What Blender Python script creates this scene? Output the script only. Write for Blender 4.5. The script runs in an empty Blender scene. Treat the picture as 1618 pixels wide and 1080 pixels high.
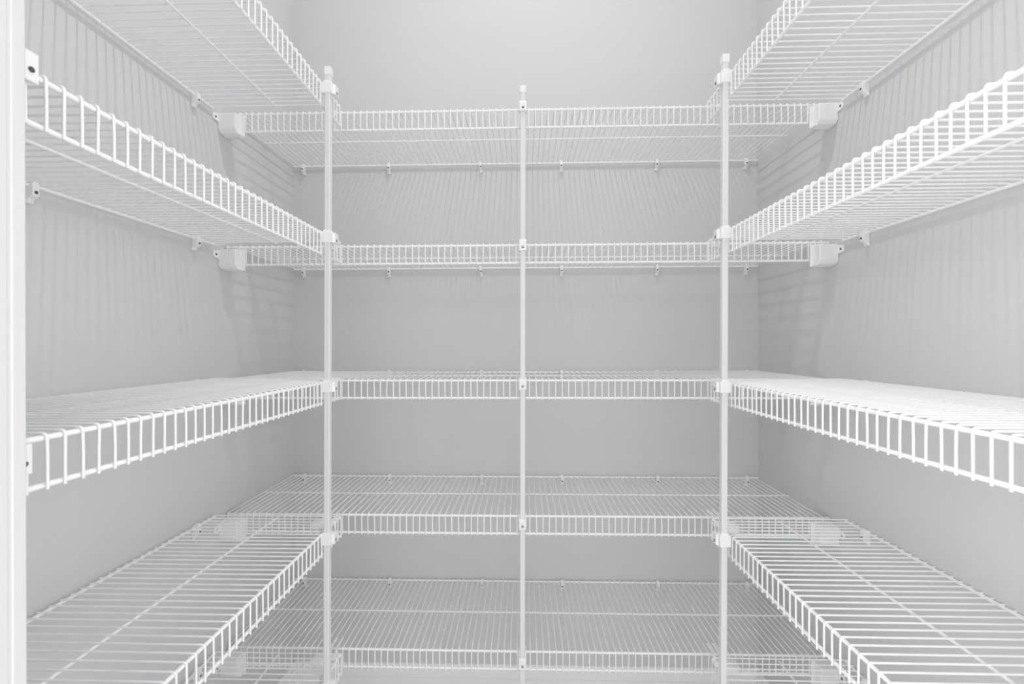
import bpy, bmesh, math, random
from mathutils import Vector, Matrix
random.seed(7)
sc = bpy.context.scene
COL = sc.collection
E = 1.14            # eye height above the floor
S = 0.0159          # spacing of the cross wires
LIP = 0.0427        # height of the front lip
R_RAIL, R_MID, R_W = 0.0027, 0.0021, 0.00138

# ------------------------------------------------------------------ materials
def mat(name, col, rough=0.5, spec=0.5, bump=0.0, bscale=300.0, metal=0.0, vary=0.0):
    m = bpy.data.materials.new(name); m.use_nodes = True
    nt = m.node_tree; b = nt.nodes['Principled BSDF']
    b.inputs['Base Color'].default_value = (*col, 1)
    b.inputs['Roughness'].default_value = rough
    b.inputs['Metallic'].default_value = metal
    b.inputs['Specular IOR Level'].default_value = spec
    tc = nt.nodes.new('ShaderNodeTexCoord')
    if bump:
        n = nt.nodes.new('ShaderNodeTexNoise'); n.inputs['Scale'].default_value = bscale
        n.inputs['Detail'].default_value = 3
        bp = nt.nodes.new('ShaderNodeBump'); bp.inputs['Strength'].default_value = bump
        bp.inputs['Distance'].default_value = 0.0006
        nt.links.new(tc.outputs['Object'], n.inputs['Vector'])
        nt.links.new(n.outputs['Fac'], bp.inputs['Height'])
        nt.links.new(bp.outputs['Normal'], b.inputs['Normal'])
    if vary:
        n2 = nt.nodes.new('ShaderNodeTexNoise'); n2.inputs['Scale'].default_value = 2.5
        n2.inputs['Detail'].default_value = 2
        mx = nt.nodes.new('ShaderNodeMix'); mx.data_type = 'RGBA'
        mx.inputs['A'].default_value = (*[c * (1 - vary) for c in col], 1)
        mx.inputs['B'].default_value = (*[min(1, c * (1 + vary)) for c in col], 1)
        nt.links.new(tc.outputs['Object'], n2.inputs['Vector'])
        nt.links.new(n2.outputs['Fac'], mx.inputs['Factor'])
        nt.links.new(mx.outputs['Result'], b.inputs['Base Color'])
    return m

M_WALL = mat('painted_plaster', (.602, .602, .607), .75, .3, bump=.12, bscale=420, vary=.012)
M_CEIL = mat('ceiling_paint', (.80, .80, .80), .85, .2)
M_FLOOR = mat('floor_finish', (.78, .78, .78), .5, .4, vary=.08)
M_TRIM = mat('gloss_trim_paint', (.63, .63, .635), .45, .5)
M_BASE = mat('baseboard_paint', (.82, .82, .825), .45, .5)
M_WIRE = mat('epoxy_coated_wire', (.865, .865, .87), .5, .5)
M_POLE = mat('powder_coated_tube', (.72, .72, .725), .45, .5)
M_PLAST = mat('white_plastic', (.82, .82, .825), .5, .5, bump=.03, bscale=900)
M_SCREW = mat('screw_steel', (.09, .09, .092), .45, .4, metal=.3)

# ------------------------------------------------------------------ mesh helpers
class MB:
    def __init__(self): self.v = []; self.f = []; self.sm = []
    def tube(self, path, r, n=8, caps=True):
        P = [Vector(p) for p in path]; k = len(P); base = len(self.v)
        up = None
        for i, p in enumerate(P):
            t = (P[min(i + 1, k - 1)] - P[max(i - 1, 0)]).normalized()
            if up is None:
                up = Vector((0, 0, 1)) if abs(t.z) < .9 else Vector((1, 0, 0))
            a = (up - t * up.dot(t)).normalized(); up = a; b = t.cross(a)
            for j in range(n):
                w = 2 * math.pi * j / n
                self.v.append(p + r * (math.cos(w) * a + math.sin(w) * b))
        for i in range(k - 1):
            for j in range(n):
                q = base + i * n + j; q2 = base + i * n + (j + 1) % n
                self.f.append((q, q2, q2 + n, q + n)); self.sm.append(True)
        if caps:
            # the end caps get vertices of their own, so that they do not bend the shading of the sides
            for first, order in ((base, reversed(range(n))), (base + (k - 1) * n, range(n))):
                c0 = len(self.v); self.v += [self.v[first + j].copy() for j in range(n)]
                self.f.append(tuple(c0 + j for j in order)); self.sm.append(False)
        return self
    def add_bm(self, bm, smooth=False):
        base = len(self.v); bm.verts.index_update()
        self.v += [v.co.copy() for v in bm.verts]
        for f in bm.faces:
            self.f.append(tuple(base + v.index for v in f.verts)); self.sm.append(smooth)
        bm.free(); return self
    def box(self, x0, x1, y0, y1, z0, z1, bev=0.0, seg=2):
        bm = bmesh.new(); bmesh.ops.create_cube(bm, size=1)
        for v in bm.verts:
            v.co = Vector(((x0 + x1) / 2 + v.co.x * (x1 - x0), (y0 + y1) / 2 + v.co.y * (y1 - y0), (z0 + z1) / 2 + v.co.z * (z1 - z0)))
        if bev:
            bmesh.ops.bevel(bm, geom=list(bm.edges), offset=bev, segments=seg, profile=.5, affect='EDGES')
        return self.add_bm(bm)
    def prism(self, pts, a0, a1, axis='x', bev=0.0, seg=2):
        """extrude a closed outline along an axis; pts are (y,z), (x,z) or (x,y)"""
        bm = bmesh.new()
        mk = {'x': lambda a, p: (a, p[0], p[1]), 'y': lambda a, p: (p[0], a, p[1]), 'z': lambda a, p: (p[0], p[1], a)}[axis]
        A = [bm.verts.new(mk(a0, p)) for p in pts]; B = [bm.verts.new(mk(a1, p)) for p in pts]
        n = len(pts); bm.faces.new(A); bm.faces.new(B[::-1])
        for i in range(n): bm.faces.new((A[(i + 1) % n], A[i], B[i], B[(i + 1) % n]))
        bmesh.ops.recalc_face_normals(bm, faces=bm.faces)
        if bev: bmesh.ops.bevel(bm, geom=list(bm.edges), offset=bev, segments=seg, profile=.5, affect='EDGES')
        return self.add_bm(bm)
    def disc(self, c, axis, r, h, n=14):
        c = Vector(c); ax = Vector(axis).normalized()
        return self.tube([c, c + ax * h * .6, c + ax * h], r, n)
    def build(self, name, material, parent=None):
        me = bpy.data.meshes.new(name)
        me.from_pydata([tuple(v) for v in self.v], [], self.f)
        me.polygons.foreach_set('use_smooth', self.sm)
        me.materials.append(material); me.update()
        o = bpy.data.objects.new(name, me); COL.objects.link(o)
        if parent: o.parent = parent
        return o

def tag(o, label, cat, group=None):
    o['label'] = label; o['category'] = cat
    if group: o['group'] = group
    return o
def thing(name, label, cat, loc=(0, 0, 0), group=None):
    o = bpy.data.objects.new(name, None); COL.objects.link(o)
    o.empty_display_size = .05; o.location = loc
    return tag(o, label, cat, group)
def struct(o):
    o['kind'] = 'structure'; return o
def copy_tree(src, parent=None):
    c = src.copy(); COL.objects.link(c)
    if parent is not None: c.parent = parent
    for ch in list(src.children): copy_tree(ch, c)
    return c

# ------------------------------------------------------------------ the room
XL, XR, YB, YF, ZC = -.7370, .7365, 1.3675, .29, 3.05
JL, JR, JT = -.3437, .62, 2.06          # doorway opening
struct(MB().box(XL - .12, XR + .12, YB, YB + .1, -.1, ZC + .1).build('wall_back', M_WALL))
struct(MB().box(XL - .1, XL, .17, YB, -.1, ZC + .1).build('wall_left', M_WALL))
struct(MB().box(XR, XR + .1, .17, YB, -.1, ZC + .1).build('wall_right', M_WALL))
w = MB().box(XL, JL - .02, .20, YF, 0, ZC).box(JR + .02, XR, .20, YF, 0, ZC).box(JL - .02, JR + .02, .20, YF, JT + .02, ZC)
struct(w.build('wall_front', M_WALL))
struct(MB().box(XL, XR, .17, YB, ZC, ZC + .1).build('ceiling', M_CEIL))
struct(MB().box(XL - 1.5, XR + 1.5, -3.6, YB, -.1, 0).build('floor', M_FLOOR))
# door lining with a small bead along its inner edge
def jamb(x, s):
    # s=+1: lining whose face looks to +x (left side of the doorway)
    y0, y1 = .195, YF
    pts = [(x - s * .02, y0), (x, y0), (x, y1 - .0125), (x - s * .0005, y1 - .0118), (x - s * .0005, y1 - .0100),
           (x, y1 - .0090), (x, y1 - .0018), (x - s * .0018, y1), (x - s * .02, y1)]
    return MB().prism(pts, 0, JT, 'z')
struct(jamb(JL, 1).build('trim_1', M_TRIM))
struct(jamb(JR, -1).build('trim_2', M_TRIM))
struct(MB().box(JL, JR, .195, YF, JT, JT + .02).build('trim_3', M_TRIM))
# baseboards: board, groove, moulded cap
def base_profile(z1=.1235, z2=.1125, z3=.0853):
    return [(0, 0), (.015, 0), (.015, z3 - .002), (.012, z3 - .001), (.012, z3 + .002), (.0135, z3 + .003),
            (.0135, z2 - .002), (.009, z2 - .001), (.009, z2 + .002), (.008, z1 - .002), (.005, z1), (0, z1)]
P = base_profile()
struct(MB().prism([(YB - a, b) for a, b in P], XL, XR, 'x').build('baseboard_back', M_BASE))
struct(MB().prism([(XL + a, b + (.006 if b > .05 else 0)) for a, b in P], YF, YB - .015, 'y').build('baseboard_left', M_BASE))
struct(MB().prism([(XR - a, b) for a, b in P], YF, YB - .015, 'y').build('baseboard_right', M_BASE))

# ------------------------------------------------------------------ wire shelves
def wire_paths(n, u0, depth, lip):
    """cross wires of a shelf whose front rail lies on local X at (y=0,z=0); deck runs to y=depth"""
    R = R_RAIL + R_W
    out = []
    for i in range(n):
        u = u0 + i * S + random.uniform(-.0004, .0004); t = u + random.uniform(-.0006, .0006)
        p = [(u, depth + .0035, R * .80), (u, depth - .006, R), (u, depth * .5, R), (u, .006, R)]
        for k in range(0, 5):
            a = math.pi / 2 * k / 4
            p.append((u, -R * math.sin(a), R * math.cos(a)))
        p += [(t, -R, -lip * .5), (t, -R, -lip - .0032)]
        out.append(p)
    return out
def shelf_meshes(length, n, u0, depth, lip, m0, m1, b0, b1):
    """parts of a shelf in local coordinates, as a dict name -> MB"""
    g = MB()
    for p in wire_paths(n, u0, depth, lip): g.tube(p, R_W, 8)
    d = {'cross_wires': g}
    d['front_rail'] = MB().tube([(0, 0, 0), (length * .5, 0, 0), (length, 0, 0)], R_RAIL, 12)
    d['lip_rail'] = MB().tube([(0, 0, -lip), (length * .5, 0, -lip), (length, 0, -lip)], R_RAIL, 12)
    zm = R_RAIL - R_MID
    d['middle_rail'] = MB().tube([(m0, depth * .487, zm), (m1, depth * .487, zm)], R_MID, 12)
    d['back_rail'] = MB().tube([(b0, depth, 0), (b1, depth, 0)], R_RAIL, 12)
    return d
LEVEL = ['topmost', 'second highest', 'middle', 'fourth highest', 'lowest']
LOOK_BACK = ['seen from below, highest across the back wall', 'seen from below, second one down on the back wall',
             'level with the eye, seen nearly edge on, across the back wall',
             'seen from above, second one up on the back wall', 'seen from above just over the baseboard of the back wall']
ZB = [.5708, .2410, -.0887, -.4195, -.7502]
ZL = [.5577, .2375, -.0829, -.4058, -.7275]
ZR = [.5517, .2337, -.0855, -.4043, -.7235]
XRL = [.4285, .4300, .4345, .4355, .4350]      # lip of each right-hand shelf
YFR, YBR = 1.050, 1.3607
DB = YBR - YFR
X0, X1 = -.7355, .7335
proto = None
for i in range(5):
    lab = 'long white wire shelf, ' + LOOK_BACK[i]
    if proto is None:
        proto = thing('wire_shelf', lab, 'shelf', (X0, YFR, E + ZB[i]), 'wire shelves across the back wall')
        L = X1 - X0
        for nm, mb in shelf_meshes(L, 92, -.7318 - X0, DB, LIP, .0015, L - .004, .001, L - .0005).items():
            mb.build(nm, M_WIRE, proto)
    else:
        t = copy_tree(proto); t.location = (X0, YFR, E + ZB[i]); t['label'] = lab

# side shelves: local X runs along the wall from the doorway to the back
DS, Y0S, Y1S = .298, .3035, .9985
n_s = 44; u_first = .9948 - 43 * S - Y0S
LS = Y1S - Y0S
LOOK_SIDE = ['highest on the %s wall, cut by the top of the picture', 'seen from below, second from top on the %s wall',
             'at eye height, its deck seen edge on, on the %s wall', 'seen from above, second from bottom on the %s wall',
             'lowest on the %s wall, only its end showing']
random.seed(11)
side_proto = None
for side, ZS in (('left', ZL), ('right', ZR)):
    proto_s = None
    for i in range(5):
        lab = 'white wire shelf ' + LOOK_SIDE[i] % side
        x = -.4315 if side == 'left' else XRL[i]
        loc = (x, Y0S, E + ZS[i])
        if proto_s is None:
            proto_s = thing('wire_shelf', lab, 'shelf', loc, 'wire shelves along the %s wall' % side)
            sgn = -1 if side == 'left' else 1      # deck goes towards the wall
            for nm, mb in shelf_meshes(LS, n_s, u_first, DS, LIP, .02, .9890 - Y0S + .0035, .004, .9975 - Y0S).items():
                mb.v = [Vector((sgn * v.y, v.x, v.z)) for v in mb.v]
                if sgn > 0: mb.f = [f[::-1] for f in mb.f]      # mirrored: keep the faces looking outwards
                mb.build(nm, M_WIRE, proto_s)
        else:
            t = copy_tree(proto_s); t.location = loc; t['label'] = lab

# ------------------------------------------------------------------ support poles
def pole(loc, top, lean, label, clamps, side):
    """clamps: (z_bottom, z_top, shelf rail z), all above the floor; side -1 left, 0 middle, +1 right"""
    t = thing('support_pole', label, 'pole', loc, 'support poles at the shelf fronts')
    t.rotation_euler = (0, lean, 0)
    h = .0061
    m = MB()
    m.box(-h, h, -h, h, .012, top - .004, .0016, 3)
    for s in (-1, 1):        # the shallow ribs of the tube
        m.box(s * h * .38 - .0008, s * h * .38 + .0008, -h - .00035, h + .00035, .014, top - .006)
    m.build('tube', M_POLE, t)
    c = MB(); c.box(-.0071, .0071, -.0071, .0071, top - .0175, top, .0012, 2); c.build('cap', M_PLAST, t)
    f = MB(); f.box(-.0105, .0105, -.0105, .0105, 0, .014, .002, 2); f.build('foot', M_PLAST, t)
    for zb, zt, zr in clamps:
        m = MB()
        if side == 0:
            m.box(-.0088, .0088, -.0100, .0062, zb, zt, .0010, 2)
            # hood: two arms that straddle the pole and hook over the shelf's front rail
            for s in (-1, 1):
                m.prism([(-.0085, zt - .012), (-.0060, zt + .003), (.0000, zr + .0085), (.0220, zr + .0085), (.0220, zr + .0030),
                         (.0190, zr + .0048), (.0062, zr + .0048), (.0040, zt - .014)], s * .0066, s * .0088, 'x')
            m.prism([(-.0100, zt - .003), (-.0070, zt + .0035), (-.0061, zt + .0035), (-.0061, zt - .003)], -.0070, .0070, 'x')
            o = m.build('clamp', M_PLAST, t)
            zs = zb + .0085
            b = MB().disc((0, -.0098, zs), (0, -1, 0), .0029, .0009)
            b.build('screw', M_SCREW, o)
            MB().disc((0, -.0107, zs + .0007), (0, -1, 0), 0.0013, .0012, 10).build('screw_head', M_POLE, o)
        else:
            s = -side          # +1 on the left pole: room side lies to +x
            xa, xb = sorted((-s * .0125, s * .0105)); 
            m.box(xa, xb, -.0085, .0100, zb, zt, .0011, 2)
            xa, xb = sorted((s * .0095, s * .0150))
            m.prism([(xa if s > 0 else xb, -.0030), (xb if s > 0 else xa, .0005), (xb if s > 0 else xa, .0165), (xa if s > 0 else xb, .0165)], zb + .001, zt - .0015, 'z', .0007, 2)
            xa, xb = sorted((-s * .0072, s * .0072))
            m.prism([(-.0080, zt - .002), (-.0071, zt + .0035), (.0071, zt + .0035), (.0080, zt - .002)], xa, xb, 'x')
            # arm reaching over the shelf lip to its inner side
            xa, xb = sorted((-s * .0085, -s * .0195))
            m.box(xa, xb, .0060, .0120, zr + .0042, zr + .0066, .0006, 1)
            xa, xb = sorted((-s * .0175, -s * .0200))
            m.box(xa, xb, .0060, .0120, zr - .012, zr + .0066, .0006, 1)
            o = m.build('clamp', M_PLAST, t)
            zs = zb + .0070
            MB().disc((s * .0149, .0080, zs), (s, 0, 0), .0029, .0009).build('screw', M_SCREW, o)
            MB().disc((s * .0157, .0076, zs + .0007), (s, 0, 0), 0.0011, .0010, 10).build('screw_head', M_POLE, o)
    return t
CM = [(.5588, .5800), (.2241, .2480), (-.1097, -.0870), (-.4450, -.4235), (-.7804, -.7570)]
CL = [(.5374, .5610), (.2184, .2420), (-.1019, -.0785), (-.4286, -.4050), (-.7500, -.7265)]
CR = [(.5368, .5610), (.2160, .2390), (-.1015, -.0780), (-.4182, -.3935), (-.7440, -.7200)]
def rel(c, z): return [(a + E, b + E, q + E) for (a, b), q in zip(c, z)]
pole((-.0050, 1.0390, 0), .6215 + E, .0038, 'white square pole in the middle, in front of the back shelves', rel(CM, ZB), 0)
pole((-.4255, .9140, 0), .5950 + E, .0052, 'white square pole at the end of the left wall shelves', rel(CL, ZL), -1)
pole((.4090, .9010, 0), .5960 + E, .0060, 'white square pole at the end of the right wall shelves', rel(CR, ZR), 1)

# ------------------------------------------------------------------ corner brackets, wall clips, connectors
def set_copy(proto, loc, label, flip=False):
    t = copy_tree(proto); t.location = loc; t['label'] = label
    return t
# plastic end bracket on the side wall that carries the end of a back shelf (origin: on the wall, at the rail's height)
def make_end_bracket(s):
    t = thing('wall_bracket', '', 'bracket', (0, 0, 0), 'end brackets of the back shelves')
    X = lambda a: s * a
    m = MB()
    prof = [(-.0300, -.0490), (-.0300, -.0115), (-.0280, -.0088), (.0060, -.0052), (.0060, -.0560), (-.0050, -.0595), (-.0230, -.0560)]
    m.prism(prof, X(.0003), X(.0440), 'x', .0022, 3)
    m.box(*sorted((X(.0425), X(.0520))), -.0085, -.0060, -.0560, -.0060, .0008, 1)
    m.box(*sorted((X(.0425), X(.0475))), -.0210, -.0065, -.0580, -.0530, .0015, 2)
    m.tube([(X(.0470), -.010, -.0555), (X(.0530), -.008, -.0575)], .0022, 8)
    m.build('shell', M_PLAST, t)
    tb = MB()
    tb.prism([(-.0440, -.0155), (-.0480, -.0180), (-.0480, -.0290), (-.0430, -.0320), (-.0285, -.0320), (-.0285, -.0120)], X(.0003), X(.0032), 'x', .0006, 1)
    o = tb.build('screw_tab', M_PLAST, t)
    MB().disc((X(.0030), -.0395, -.0235), (s, 0, 0), .0026, .0008, 12).build('screw', M_SCREW, o)
    return t
for s, xw, side in ((1, XL, 'left'), (-1, XR, 'right')):
    pb = None
    for i in range(5):
        lab = 'white plastic bracket holding the %s end of the %s back shelf' % (side, LEVEL[i])
        loc = (xw, YFR, E + ZB[i])
        if pb is None: pb = make_end_bracket(s); pb.location = loc; pb['label'] = lab
        else: set_copy(pb, loc, lab)

# wall clip: wedge on the wall that carries the back rail (local: wall plane y=0, room towards -y, rail centre at z=0)
def make_clip():
    t = thing('wall_clip', '', 'clip', (0, 0, 0))
    m = MB()
    m.prism([(-.0003, .0055), (-.0060, .0072), (-.0115, .0068), (-.0148, .0035), (-.0156, -.0040), (-.0153, -.0150), (-.0130, -.0172),
             (-.0080, -.0200), (-.0050, -.0255), (-.0003, -.0265)], -.0045, .0045, 'x', .0009, 2)
    m.box(-.0062, .0062, -.0050, -.0003, -.0262, -.0212, .001, 1)
    m.build('hook', M_PLAST, t)
    MB().disc((0, -.0147, -.0105), (0, -1, 0), .0025, .0012, 12).build('screw', M_SCREW, t)
    return t
clip0 = make_clip(); used = [False]
def clip(loc, rz, label, group):
    if not used[0]: t = clip0; used[0] = True
    else: t = copy_tree(clip0)
    t.location = loc; t.rotation_euler = (0, 0, rz); t['label'] = label; t['group'] = group
ORD = ['leftmost', 'second from left', 'third from left', 'third from right', 'second from right', 'rightmost']
for i in range(5):
    for k, x in enumerate((-.702, -.4256, -.1319, .1217, .4204, .6971)):
        clip((x, YB, E + ZB[i]), 0, 'small white clip, %s on the back wall under the %s shelf' % (ORD[k], LEVEL[i]),
             'wall clips along the back rails')
for i in range(5):
    clip((XL, .9415, E + ZL[i]), math.pi / 2, 'small white clip on the left wall under the %s shelf' % LEVEL[i], 'wall clips along the left wall')
    clip((XR, .9350, E + ZR[i]), -math.pi / 2, 'small white clip on the right wall under the %s shelf' % LEVEL[i], 'wall clips along the right wall')
clip((XL, .6195, E + ZL[1]), math.pi / 2, 'small white clip on the left wall next to the door jamb', 'wall clips along the left wall')

# corner connector that ties the end of a side shelf to the back shelf (origin: on the back shelf's front rail)
def make_connector(s, low):
    t = thing('corner_connector', '', 'connector', (0, 0, 0), 'connectors between side and back shelves')
    X = lambda a: s * a
    m = MB()
    if low:
        m.box(*sorted((X(-.036), X(-.004))), -.0300, -.0060, -.0250, -.0075, .0015, 2)
        m.box(*sorted((X(-.006), X(.020))), -.0240, -.0060, -.0125, -.0080, .0008, 1)
    else:
        m.box(*sorted((X(-.003), X(.018))), -.0240, -.0060, -.0125, -.0080, .0008, 1)
    m.build('body', M_PLAST, t)
    for a in (.0, .0145):
        p = MB()
        p.prism([(-.0240, -.0100), (-.0060, .0045), (.0310, .0062), (.0310, .0040), (-.0040, .0041), (-.0045, -.0100)], X(a - .0020), X(a + .0020), 'x')
        p.build('prong', M_PLAST, t)
    return t
for s, xx, side in ((1, -.4740, 'left'), (-1, .4700, 'right')):
    pc = None
    for i in range(5):
        lab = 'white two-pronged connector joining the %s %s shelf to the back shelf' % (LEVEL[i], side)
        loc = (xx, YFR, E + ZB[i])
        if i in (0, 3): pc = make_connector(s, i == 3); pc.location = loc; pc['label'] = lab
        else: set_copy(pc, loc, lab)

# end plates beside the door jamb that carry the near ends of two left-hand shelves
for nm, z0, z1, zs, y1, lab in (('upper', .2260, .2519, .2360, .3632, 'white plate with a screw on the upper shelf end beside the door jamb'),
                                ('lower', -.1095, -.0836, -.1000, .3575, 'white plate with a screw on the eye-level shelf end beside the door jamb')):
    t = thing('end_plate', lab, 'bracket', (-.4200, YF, E + z0), 'shelf end plates beside the door jamb')
    h = z1 - z0
    m = MB(); m.box(-.0045, .0, .0003, y1 - YF, 0, h, .0009, 2); m.box(-.0095, .0, .0003, .006, -.006, h + .006, .001, 2)
    m.box(-.0180, -.003, .045, y1 - YF - .002, h * .35, h * .35 + .004, .001, 1)
    m.build('plate', M_PLAST, t)
    MB().disc((-.0001, y1 - YF - .0062, zs - z0), (1, 0, 0), .0024, .0009, 14).build('screw', M_SCREW, t)

# ------------------------------------------------------------------ light
def lamp(name, kind, loc, energy, **kw):
    d = bpy.data.lights.new(name, kind); d.energy = energy
    for k, v in kw.items(): setattr(d, k, v)
    o = bpy.data.objects.new(name, d); COL.objects.link(o); o.location = loc
    return o
lamp('ceiling_lamp', 'AREA', (.02, .70, ZC - .03), 9.4, shape='DISK', size=.07)
for nm, x, y, e in (('room_window', -2.0, -.75, 49.0), ('hall_window', 2.1, -.85, 34.0), ('far_fill', .1, -3.3, 21.0)):      # side daylight outside the doorway; the last is added fill for the back shelves
    w = lamp(nm, 'AREA', (x, y, 1.1), e, shape='RECTANGLE', size=1.5, size_y=2.0)
    w.rotation_euler = (Vector((-.25 * x, .7, 1.0)) - w.location).to_track_quat('-Z', 'Y').to_euler()
wd = bpy.data.worlds.new('World'); sc.world = wd; wd.use_nodes = True
wd.node_tree.nodes['Background'].inputs['Color'].default_value = (1, 1, 1, 1)
wd.node_tree.nodes['Background'].inputs['Strength'].default_value = 1.17

# ------------------------------------------------------------------ camera
cd = bpy.data.cameras.new('camera'); cam = bpy.data.objects.new('camera', cd); COL.objects.link(cam)
cd.sensor_fit = 'HORIZONTAL'; cd.sensor_width = 36; cd.lens = 678.984 / 1618 * 36
cd.shift_y = 3.43 / 1618
cd.clip_start = .01
R3 = Matrix.Rotation(.02566, 4, 'Z') @ Matrix.Rotation(math.pi / 2, 4, 'X') @ Matrix.Rotation(-.00286, 4, 'Z')
cam.matrix_world = Matrix.Translation((0, 0, E)) @ R3
cd.dof.use_dof = True; cd.dof.focus_distance = 1.0; cd.dof.aperture_fstop = 8.0
sc.camera = cam
sc.view_settings.view_transform = 'Standard'; sc.view_settings.look = 'None'
sc.view_settings.gamma = 1; sc.view_settings.use_curve_mapping = False
sc.view_settings.exposure = 0.03
sc.cycles.use_denoising = True
sc.cycles.denoising_input_passes = 'RGB_ALBEDO_NORMAL'; sc.cycles.denoising_prefilter = 'ACCURATE'; sc.cycles.denoising_quality = 'HIGH'
sc.cycles.max_bounces = 10; sc.cycles.diffuse_bounces = 8
